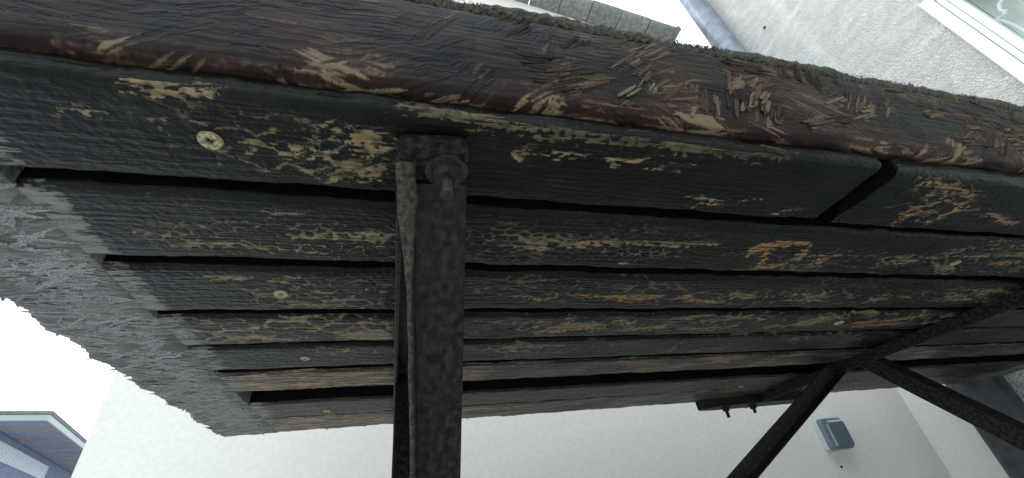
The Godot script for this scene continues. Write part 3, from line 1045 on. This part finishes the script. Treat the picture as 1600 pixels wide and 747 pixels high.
# ------------------------------------------------------------------ neighbour's house far left
func neighbour() -> void:
	var c := Vector3(-7.39, 3.0 + EYE, -11.7)
	var e1 := Vector3(-0.965, 0, 0.265)
	var e2 := Vector3(-0.265, 0, -0.965)
	var o := Vector3(c.x, 0, c.z) + e1 * 3.0 + e2 * 4.0
	var nb := thing("neighbour_house", "neighbouring house far left beyond the white wall, seen from under its eaves", "house", o)
	var p := func(a: float, y: float, d: float) -> Vector3: return c + e1 * a + e2 * d + Vector3(0, y, 0) - o
	var fascia := plain(Color(0.60, 0.63, 0.62), 0.5)
	var soffit := blotch(Color(0.40, 0.43, 0.50), Color(0.47, 0.50, 0.57), 0.02, 61, 0.3, 0.7, 1.0)
	var wallm := blotch(Color(0.33, 0.37, 0.46), Color(0.38, 0.42, 0.51), 0.02, 63, 0.3, 0.7, 2.0)
	var roof := blotch(Color(0.36, 0.38, 0.39), Color(0.44, 0.45, 0.45), 0.02, 65, 0.3, 0.7, 1.5)
	var timber := blotch(Color(0.45, 0.41, 0.41), Color(0.53, 0.49, 0.47), 0.02, 67, 0.3, 0.7, 0.8)
	var brown := plain(Color(0.42, 0.33, 0.26), 0.7)
	var pale := plain(Color(0.72, 0.73, 0.75), 0.6)
	var s := fresh()
	chamfer_box(s, p.call(1.0, -3.0 - EYE, 1.0), e1 * 6.0, Vector3(0, 3.0 + EYE, 0), e2 * 6.4, 0.01)
	part("wall", done(s), wallm, nb)
	s = fresh()
	chamfer_box(s, p.call(0.05, 0.03, 0.05), e1 * 7.9, Vector3(0, 0.03, 0), e2 * 8.3, 0.005)
	part("soffit", done(s), soffit, nb)
	for k in 40:
		s = fresh()
		chamfer_box(s, p.call(0.05, 0.004 + 0.003 * (k % 3), 0.06 + k * 0.205), e1 * 7.9, Vector3(0, 0.024, 0), e2 * 0.185, 0.008)
		part("soffit_board", done(s), [soffit, timber][(k * 7) % 5 % 2], nb)
	s = fresh()
	chamfer_box(s, p.call(0.0, 0.0, 0.0), e1 * 8.0, Vector3(0, 0.12, 0), e2 * 0.045, 0.006)
	part("fascia_board", done(s), fascia, nb)
	s = fresh()
	chamfer_box(s, p.call(0.0, 0.0, 0.047), e1 * 0.045, Vector3(0, 0.12, 0), e2 * 8.35, 0.006)
	part("fascia_board", done(s), fascia, nb)
	s = fresh()
	chamfer_box(s, p.call(-0.03, 0.122, -0.03), e1 * 8.1, Vector3(0, 0.055, 0), e2 * 8.5, 0.02)
	var apex: Array = [p.call(1.9, 0.34, 2.0), p.call(6.0, 0.34, 2.0), p.call(6.0, 0.34, 6.4), p.call(1.9, 0.34, 6.4)]
	var rim: Array = [p.call(-0.02, 0.19, -0.02), p.call(8.0, 0.19, -0.02), p.call(8.0, 0.19, 8.4), p.call(-0.02, 0.19, 8.4)]
	var mid: Vector3 = p.call(4.0, 0.3, 4.0)
	for k in 4:
		face(s, [rim[k], rim[(k + 1) % 4], apex[(k + 1) % 4], apex[k]], mid)
	face(s, apex, mid)
	part("roof", done(s), roof, nb)
	# band of upright boards on the side wall
	for k in 26:
		s = fresh()
		var d := 1.05 + k * 0.145
		chamfer_box(s, p.call(0.955, -0.5, d), e1 * 0.043, Vector3(0, 0.34, 0), e2 * 0.105, 0.008)
		part("cladding_board", done(s), pale, nb)
	s = fresh()
	chamfer_box(s, p.call(0.93, -3.0 - EYE, 7.30), e1 * 0.068, Vector3(0, 2.95 + EYE, 0), e2 * 0.12, 0.01)
	part("corner_post", done(s), brown, nb)

# ------------------------------------------------------------------ the bench
func bench() -> void:
	var bn := thing("garden_bench", "weathered slatted wooden bench seen from below, dark paint flaking, on rusty angle iron legs", "bench", BENCH)
	var L := 5.4
	var mats: Array = [
		paint_material("1", 2048, 192, -1.7, L, -0.74, 0.46, 0.075, 101, 0.0, {"worn": -0.98}),
		paint_material("2", 2048, 192, -1.7, 6.1, -1.18, 0.46, 0.042, 111, 0.0, {"worn": -0.98}),
		paint_material("3", 1536, 128, -1.7, 7.0, -1.67, 0.46, 0.065, 121, 0.0, {"worn": -0.98}),
		paint_material("4", 1536, 128, -1.7, 7.6, -2.14, 0.46, 0.085, 131, 0.0, {"worn": -0.98}),
		paint_material("5", 1536, 96, -1.7, 9.4, -2.56, 0.46, 0.075, 141, 0.0, {"worn": -0.98}),
		paint_material("6", 1536, 96, -1.7, 10.9, -3.04, 0.42, 0.11, 151, 1.0, {"worn": -0.98}),
		paint_material("7", 1536, 96, -1.7, 10.9, -3.78, 0.48, 0.10, 161, 0.35, {"worn": -0.98}),
		paint_material("8", 1536, 128, -1.7, 10.9, -4.22, 0.68, 0.10, 171, 1.0, {"worn": -0.98}),
	]
	var edges := [[-0.785, -1.145], [-1.207, -1.615], [-1.69, -2.092], [-2.168, -2.528], [-2.583, -2.962], [-3.05, -3.44], [-3.80, -4.255], [-4.262, -4.85]]
	for k in 8:
		var z0: float = edges[k][0]
		var z1: float = edges[k][1]
		if k == 0:      # the front plank is pieced: a second length starts past a dark joint
			part("plank", plank_mesh(-1.138, 1.855, z0, z1, 1.0, 1.24, 0.006, 201, mats[0], 150, -1.0, 0.0, true), null, bn)
			part("plank", plank_mesh(1.945, 8.6, z0 - 0.004, z1, 0.985, 1.24, 0.006, 202, mats[0], 200, -1.0, 0.03, true), null, bn, "right-hand length of the front plank, beyond a dark joint")
		else:
			part("plank", plank_mesh(-1.138, 8.6, z0, z1, 1.0, 1.24, 0.010, 203 + k, mats[k], 260, 0.02 if k == 7 else -1.0), null, bn)
	var pale := fibre_material(2048, 300, 4.2, 0.6, 301, {"base": Vector3(0.33, 0.33, 0.32), "mid": Vector3(0.47, 0.465, 0.45), "pale": Vector3(0.66, 0.65, 0.62), "stain": Vector3(0.38, 0.375, 0.36), "a0": 0.9, "a1": 2.2, "count": 300, "thick": 0.9, "long": 1.5, "grain_x": 1.0, "grain_y": 9.0, "low": 0.0, "bump": 3.0})
	part("end_board", end_board_mesh(-1.64, -1.14, -0.775, -4.86, 1.0, 1.24, 311, 0.045), pale, bn, "torn grey end board across the planks")
	part("end_board", end_board_mesh(9.13, 8.602, -0.775, -4.86, 1.0, 1.24, 312, 0.03), pale, bn)
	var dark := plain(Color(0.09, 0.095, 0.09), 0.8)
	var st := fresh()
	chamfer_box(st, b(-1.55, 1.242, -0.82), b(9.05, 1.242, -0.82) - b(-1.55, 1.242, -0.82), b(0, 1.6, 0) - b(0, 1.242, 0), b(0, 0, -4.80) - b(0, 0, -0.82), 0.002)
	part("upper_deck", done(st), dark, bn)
	# front board: bulging, torn face
	var fmat := fibre_material(2048, 212, 6.0, 0.62, 321, {"base": Vector3(0.04, 0.035, 0.032), "mid": Vector3(0.14, 0.113, 0.09), "pale": Vector3(0.45, 0.39, 0.30), "stain": Vector3(0.135, 0.075, 0.052), "a0": -0.35, "a1": 1.15, "count": 560, "thick": 1.0, "long": 1.0, "low": 1.0, "bump": 3.0})
	var n := noise(FastNoiseLite.TYPE_SIMPLEX, 1.0, 331, 5)
	var rows: Array = []
	var uvs: Array = []
	var segs := 420
	var prof := [[-0.83, 1.10], [-0.80, 1.062], [-0.775, 1.056], [-0.752, 1.062], [-0.742, 1.08], [-0.738, 1.12]]
	for k in range(1, 9):
		prof.append([-0.738 + 0.008 * sin(PI * k / 9.0), 1.12 + 0.40 * k / 9.0])
	prof += [[-0.738, 1.53], [-0.745, 1.555], [-0.77, 1.57], [-0.83, 1.575]]
	for i in segs + 1:
		var x := lerpf(-1.7, 9.15, float(i) / segs)
		var row := PackedVector3Array()
		var uv := PackedVector2Array()
		var run := 0.0
		for q in prof:
			var z: float = q[0]
			var y: float = q[1]
			var dz := front_bump(n, x, y)
			var dy := 0.006 * n.get_noise_2d(x * 3.0, 77.0) if y < 1.15 or y > 1.5 else 0.0
			row.append(b(x, y + dy, z + (dz if z > -0.80 else 0.0)))
			run += 0.0 if row.size() < 2 else row[row.size() - 1].distance_to(row[row.size() - 2]) / H
			uv.append(Vector2((x + 1.7) / 6.0, 1.0 - run / 0.70))
		rows.append(row)
		uvs.append(uv)
	st = fresh()
	sheet(st, rows, uvs, false)
	st.generate_normals()
	part("front_board", st.commit(), fmat, bn, "thick front board with a rough torn face")
	# torn flakes standing a little proud of the front board's face and of the end board
	var turn := noise(FastNoiseLite.TYPE_SIMPLEX, 0.9, 361, 2)
	var where := noise(FastNoiseLite.TYPE_SIMPLEX, 1.5, 362, 3)
	var flake_mat := blotch(Color(0.72, 0.72, 0.72), Color(1, 1, 1), 0.05, 363, 0.3, 0.7, 0.05)
	flake_mat.vertex_color_use_as_albedo = true
	flake_mat.roughness = 0.75
	flake_mat.metallic_specular = 0.2
	st = fresh()
	for k in 150:                 # bundles of splinters lying side by side
		var x0 := rng.randf_range(-0.2, 5.0)
		var y0 := 1.12 + 0.40 * pow(rng.randf(), 1.5)
		var pt := where.get_noise_2d(x0, y0 * 2.0)
		if rng.randf() > smooth(-0.3, 1.4, x0) * (0.75 + pt):
			continue
		var ang := lerpf(-0.15, 1.0, clampf(0.5 + turn.get_noise_2d(x0, y0 * 1.5) * 1.3, 0.0, 1.0)) + rng.randfn(0.0, 0.2)
		var tone := rng.randf_range(0.0, 0.55) + 0.5 * pt + 0.55 * (1.32 - y0)
		var off := 0.0
		for q in rng.randi_range(4, 13):
			var wide := rng.randf_range(0.006, 0.020)
			off += wide * rng.randf_range(0.7, 1.3)
			var slide := rng.randfn(0.0, 0.035)
			var x := x0 + cos(ang) * slide - sin(ang) * off
			var y := y0 + sin(ang) * slide + cos(ang) * off
			if y > 1.53 or y < 1.10:
				continue
			var t := clampf(tone + rng.randfn(0.0, 0.16), 0.0, 1.0)
			var c := Color(0.020, 0.016, 0.014).lerp(Color(0.060, 0.038, 0.026), smooth(0.0, 0.45, t)).lerp(Color(0.15, 0.118, 0.078), smooth(0.35, 0.95, t))
			var zs := -0.738 + 0.008 * sin(PI * clampf((y - 1.12) / 0.40, 0.0, 1.0)) + front_bump(n, x, y)
			flake(st, b(x, y, zs + 0.0003), Vector3(cos(ang), sin(ang), 0), Vector3(0, 0, 1), rng.randf_range(0.06, 0.20) * H, wide * H, rng.randf_range(0.0012, 0.0028) * H, c, 0.006)
	part("wood_flakes", done(st), flake_mat, bn).set_meta("kind", "stuff")
	st = fresh()
	for k in 1300:
		var z := rng.randf_range(-0.82, -4.80)
		var x := -1.23 - 0.29 * rng.randf() + (0.14 * rng.randf() if k % 5 == 0 else 0.0)
		if x > -1.17 and (absf(z + 1.176) < 0.10 or absf(z + 1.65) < 0.10 or absf(z + 2.13) < 0.10 or absf(z + 2.555) < 0.09 or absf(z + 3.0) < 0.10 or (z < -3.36 and z > -3.88)):
			continue
		var ang := rng.randfn(0.15, 0.45)
		var c := Color(0.27, 0.267, 0.255) * rng.randf_range(0.75, 1.35)
		if rng.randf() < 0.07:
			c = Color(0.36, 0.35, 0.33)
		flake(st, b(x, 0.998, z), Vector3(cos(ang), 0, sin(ang)), Vector3(0, -1, 0), rng.randf_range(0.05, 0.20) * H, rng.randf_range(0.006, 0.028) * H, rng.randf_range(0.001, 0.003) * H, c, 0.009)
	part("wood_flakes", done(st), flake_mat, bn).set_meta("kind", "stuff")
	# mossy edge of the top
	var mossm := relief(blotch(Color(0.17, 0.17, 0.13), Color(0.30, 0.28, 0.20), 0.05, 341, 0.3, 0.7, 0.2), noise(FastNoiseLite.TYPE_SIMPLEX, 0.09, 343, 4), 0.3)
	rows = []
	uvs = []
	for i in 421:
		var x := lerpf(-1.7, 9.15, i / 420.0)
		var row := PackedVector3Array()
		var uv := PackedVector2Array()
		for q in [[-0.86, 1.60], [-0.77, 1.612], [-0.752, 1.63], [-0.752, 1.65], [-0.77, 1.672], [-0.86, 1.685]]:
			var k := 0.008 * n.get_noise_2d(x * 17.0, q[1] * 30.0) + 0.014 * n.get_noise_2d(x * 2.0, 9.0)
			row.append(b(x, q[1] + k * 0.8, q[0] + k))
			uv.append(Vector2(x, q[1]))
		rows.append(row)
		uvs.append(uv)
	st = fresh()
	sheet(st, rows, uvs, false)
	chamfer_box(st, b(-1.65, 1.602, -0.862), b(9.1, 1.602, -0.862) - b(-1.65, 1.602, -0.862), b(0, 1.68, 0) - b(0, 1.602, 0), b(0, 0, -4.84) - b(0, 0, -0.862), 0.002)
	part("top_edge", done(st), mossm, bn, "mossy worn edge of the bench top")
	var mm := MultiMesh.new()
	mm.transform_format = MultiMesh.TRANSFORM_3D
	mm.use_colors = true
	st = fresh()
	for k in 5:
		var t := TAU * k / 5.0
		var d := Vector3(cos(t), 0, sin(t))
		var sd := Vector3(-sin(t), 0, cos(t))
		st.set_smooth_group(-1)
		for q in [sd * 0.22, -sd * 0.22, d * 0.7 + Vector3(0, 0.9, 0)]:
			st.add_vertex(q)
	mm.mesh = done(st)
	mm.instance_count = 15000
	for i in 15000:
		var x := rng.randf_range(-1.68, 9.1)
		var y := rng.randf_range(1.625, 1.685)
		var z := -0.752 - maxf(0.0, y - 1.66) * 2.0 - rng.randf() * 0.02
		var sc := rng.randf_range(0.6, 1.5) * 0.00105 * (0.6 + 0.9 * clampf(0.5 + n.get_noise_2d(x * 2.4, 200.0) * 1.6, 0.0, 1.0))
		var bs := Basis.from_euler(Vector3(rng.randf_range(-0.2, 1.7), rng.randf_range(0, TAU), rng.randf_range(-0.6, 0.6))).scaled(Vector3.ONE * sc)
		mm.set_instance_transform(i, Transform3D(bs, b(x, y, z)))
		var g := rng.randf()
		mm.set_instance_color(i, Color(0.035, 0.036, 0.022).lerp(Color(0.24, 0.21, 0.14), g * g))
	var moss := MultiMeshInstance3D.new()
	moss.name = "moss"
	moss.multimesh = mm
	var mcol := plain(Color(1, 1, 1), 0.9)
	mcol.vertex_color_use_as_albedo = true
	moss.material_override = mcol
	bn.add_child(moss, true)
	moss.set_meta("kind", "stuff")
	moss.set_meta("label", "short brown moss along the top edge")
	# splinters standing off the torn edges
	st = fresh()
	st.set_smooth_group(-1)
	for i in 60:
		var at_rear := i % 3 == 0
		var o: Vector3
		var d: Vector3
		if at_rear:
			o = b(rng.randf_range(-1.6, 6.5), 1.006, -4.84)
			d = Vector3(rng.randf_range(-1, 1), rng.randf_range(-0.25, 0.1), -0.35).normalized()
		else:
			o = b(-1.62 + rng.randf() * 0.02, 1.01, rng.randf_range(-0.8, -4.85))
			d = Vector3(-0.5, rng.randf_range(-0.2, 0.1), rng.randf_range(-1.0, 0.7)).normalized()
		var long := rng.randf_range(0.002, 0.009)
		var sd := d.cross(Vector3.UP).normalized() * rng.randf_range(0.0008, 0.0024)
		tube(st, o - d * 0.004, o + d * long, sd.length(), 0.0001, 4, false)
	var spl := part("splinter_fringe", done(st), blotch(Color(0.28, 0.27, 0.25), Color(0.4, 0.38, 0.34), 0.05, 351, 0.3, 0.7, 0.1), bn)
	spl.set_meta("kind", "stuff")
	# crosshead screws
	var brass := blotch(Color(0.46, 0.42, 0.32), Color(0.70, 0.66, 0.53), 0.03, 371, 0.3, 0.6, 0.02, 256)
	brass.metallic = 0.2
	var head := screw_mesh(0.0052)
	var slot := recess_mesh(0.0032)
	for q in [[-0.55, -0.965, 1.0], [-0.545, -1.905, 0.95], [-0.575, -2.775, 0.9], [-0.60, -4.12, 1.0], [3.36, -2.345, 1.1], [3.89, -4.17, 1.0], [3.30, -1.45, 0.9]]:
		var so := part("screw", head, brass, bn)
		so.position = b(q[0], 0.998, q[1])
		so.rotation.y = q[0] * 9.0
		so.scale = Vector3.ONE * q[2]
		var sl := part("recess", slot, dark, so)
		sl.position.y = 0.0
	# steel frames
	var steel := relief(blotch(Color(0.066, 0.056, 0.052), Color(0.172, 0.16, 0.156), 0.022, 401, 0.34, 0.66, 0.085), noise(FastNoiseLite.TYPE_SIMPLEX, 0.05, 403, 4), 0.05)
	steel.roughness = 0.55
	steel.metallic_specular = 0.3
	var rust := relief(blotch(Color(0.10, 0.085, 0.07), Color(0.30, 0.275, 0.225), 0.022, 405, 0.36, 0.66, 0.045), noise(FastNoiseLite.TYPE_SIMPLEX, 0.06, 407, 4), 0.08)
	rust.roughness = 0.8
	var bolt_steel := blotch(Color(0.075, 0.07, 0.068), Color(0.19, 0.18, 0.175), 0.03, 409, 0.3, 0.7, 0.04, 256)
	bolt_steel.roughness = 0.45
	for k in 2:
		frame(bn, 4.55 * k, steel, rust, bolt_steel)
	part("diagonal_brace", angle_iron(b(4.62, 0.95, -3.5), b(0.40, -1.45, -4.05), b(0.0, 0.5, 0.2) - b(0, 0, 0), Vector3(0, -1, 1), 0.155 * H, 0.10 * H, 0.0032), steel, bn)
	# plate with two bolts under the rear edge at the second frame
	var ol := PackedVector2Array()
	for q in [[3.72, -4.84], [3.80, -4.76], [3.95, -4.68], [4.3, -4.63], [5.25, -4.60], [5.30, -4.72], [5.25, -4.87], [4.5, -4.90], [3.95, -4.91], [3.80, -4.89]]:
		ol.append(Vector2(q[0], q[1]))
	st = fresh()
	var o0 := b(0, 0.90, 0)
	extrude(st, ol, o0, Vector3(H, 0, 0), Vector3(0, 0, H), b(0, 0.998, 0) - o0)
	var plate := part("end_plate", done(st), steel, bn)
	hex_bolt(plate, b(4.09, 0.897, -4.78), Vector3.DOWN, 0.0068, 0.019, steel)
	hex_bolt(plate, b(4.50, 0.897, -4.76), Vector3.DOWN, 0.0068, 0.015, steel)

func frame(bn: Node3D, dx: float, steel: Material, rust: Material, bolt_steel: Material) -> void:
	var t := 0.0034
	# crossbar along the underside: an angle whose upright flange hangs at the left
	var cbar := fresh()
	var o := b(dx - 0.03, 0.998, -1.10)
	extrude(cbar, PackedVector2Array([Vector2(0, 0), Vector2(0.20 * H, 0), Vector2(0.20 * H, -t), Vector2(t, -t), Vector2(t, -0.10 * H), Vector2(0.001, -0.10 * H), Vector2(0, -0.09 * H)]), o, Vector3.RIGHT, Vector3.UP, b(0, 0, -4.93) - b(0, 0, -1.10))
	part("crossbar", done(cbar), steel, bn)
	# foot plate under the front plank with its bolt
	var fp := fresh()
	var ol := PackedVector2Array()
	for q in [[-0.035, -1.16], [-0.035, -0.90], [-0.022, -0.872], [0.0, -0.862], [0.15, -0.852], [0.175, -0.862], [0.188, -0.89], [0.188, -1.16]]:
		ol.append(Vector2(q[0] + dx, q[1]))
	extrude(fp, ol, b(0, 0.966, 0), Vector3(H, 0, 0), Vector3(0, 0, H), b(0, 0.994, 0) - b(0, 0.966, 0))
	var plate := part("foot_plate", done(fp), steel, bn)
	hex_bolt(plate, b(dx + 0.125, 0.965, -0.975), Vector3.DOWN, 0.0080, 0.017, bolt_steel)
	# sloping leg from the front plank down to the rear
	var a := b(dx + 0.0, 0.968, -1.05)
	var c := b(dx + 0.215, 0.968 - 2.50, -1.05 - 3.0)
	var leg := part("leg", angle_iron(a, c, Vector3.RIGHT, Vector3(0, -1, 1), 0.20 * H, 0.06 * H, 0.0034), steel, bn)
	# scaly edge strip of the leg's flange, flattened out at the top
	var d := (c - a).normalized()
	var nx := d.cross(Vector3.RIGHT).normalized()
	if nx.dot(Vector3(0, -1, 1)) < 0.0:
		nx = -nx
	var rows: Array = []
	var uvs: Array = []
	var nz := noise(FastNoiseLite.TYPE_SIMPLEX, 0.9, 411, 4)
	var lenm := (c - a).length()
	for i in 61:
		var s := -0.035 + 1.03 * pow(i / 60.0, 1.6)
		var flare := 0.0072 * smooth(0.105, 0.0, s)
		var w := 0.0028 + flare + 0.0007 * nz.get_noise_2d(s * 60.0, 2.0)
		var base := a + d * (lenm * s) + nx * (0.06 * H - 0.001)
		var thick := 0.0018 + 0.0007 * nz.get_noise_2d(s * 45.0, 8.0)
		var row := PackedVector3Array()
		var uv := PackedVector2Array()
		var lx := -0.0005 - flare * 0.62 + 0.0006 * nz.get_noise_2d(s * 50.0, 15.0)
		for q in [[lx, -0.002], [lx, thick * 0.6], [lx + w * 0.25, thick], [lx + w * 0.75, thick], [lx + w, thick * 0.4], [lx + w, -0.002]]:
			row.append(base + Vector3(q[0], 0, 0) + nx * q[1])
			uv.append(Vector2(s * 6.0, q[0]))
		rows.append(row)
		uvs.append(uv)
	var rs := fresh()
	sheet(rs, rows, uvs, false)
	part("scaly_edge", done(rs), rust, leg, "pale scaly rust along the leg's edge")
	# leg from the rear of the crossbar down to the front
	var a2 := b(dx - 0.02, 0.985, -3.10)
	var c2 := b(dx + 0.0, 0.985 - 2.50, -3.10 + 2.15)
	part("leg", angle_iron(a2, c2, Vector3.RIGHT, Vector3(0, -1, -1), 0.16 * H, 0.15 * H, 0.0034), steel, bn)
	var gs := fresh()
	var g := PackedVector2Array()
	for q in [[-0.02, -2.95], [0.18, -2.95], [0.19, -3.45], [0.13, -3.60], [0.03, -3.60], [-0.02, -3.5]]:
		g.append(Vector2(q[0] + dx, q[1]))
	extrude(gs, g, b(0, 0.945, 0), Vector3(H, 0, 0), Vector3(0, 0, H), b(0, 0.972, 0) - b(0, 0.945, 0))
	part("gusset_plate", done(gs), steel, bn)
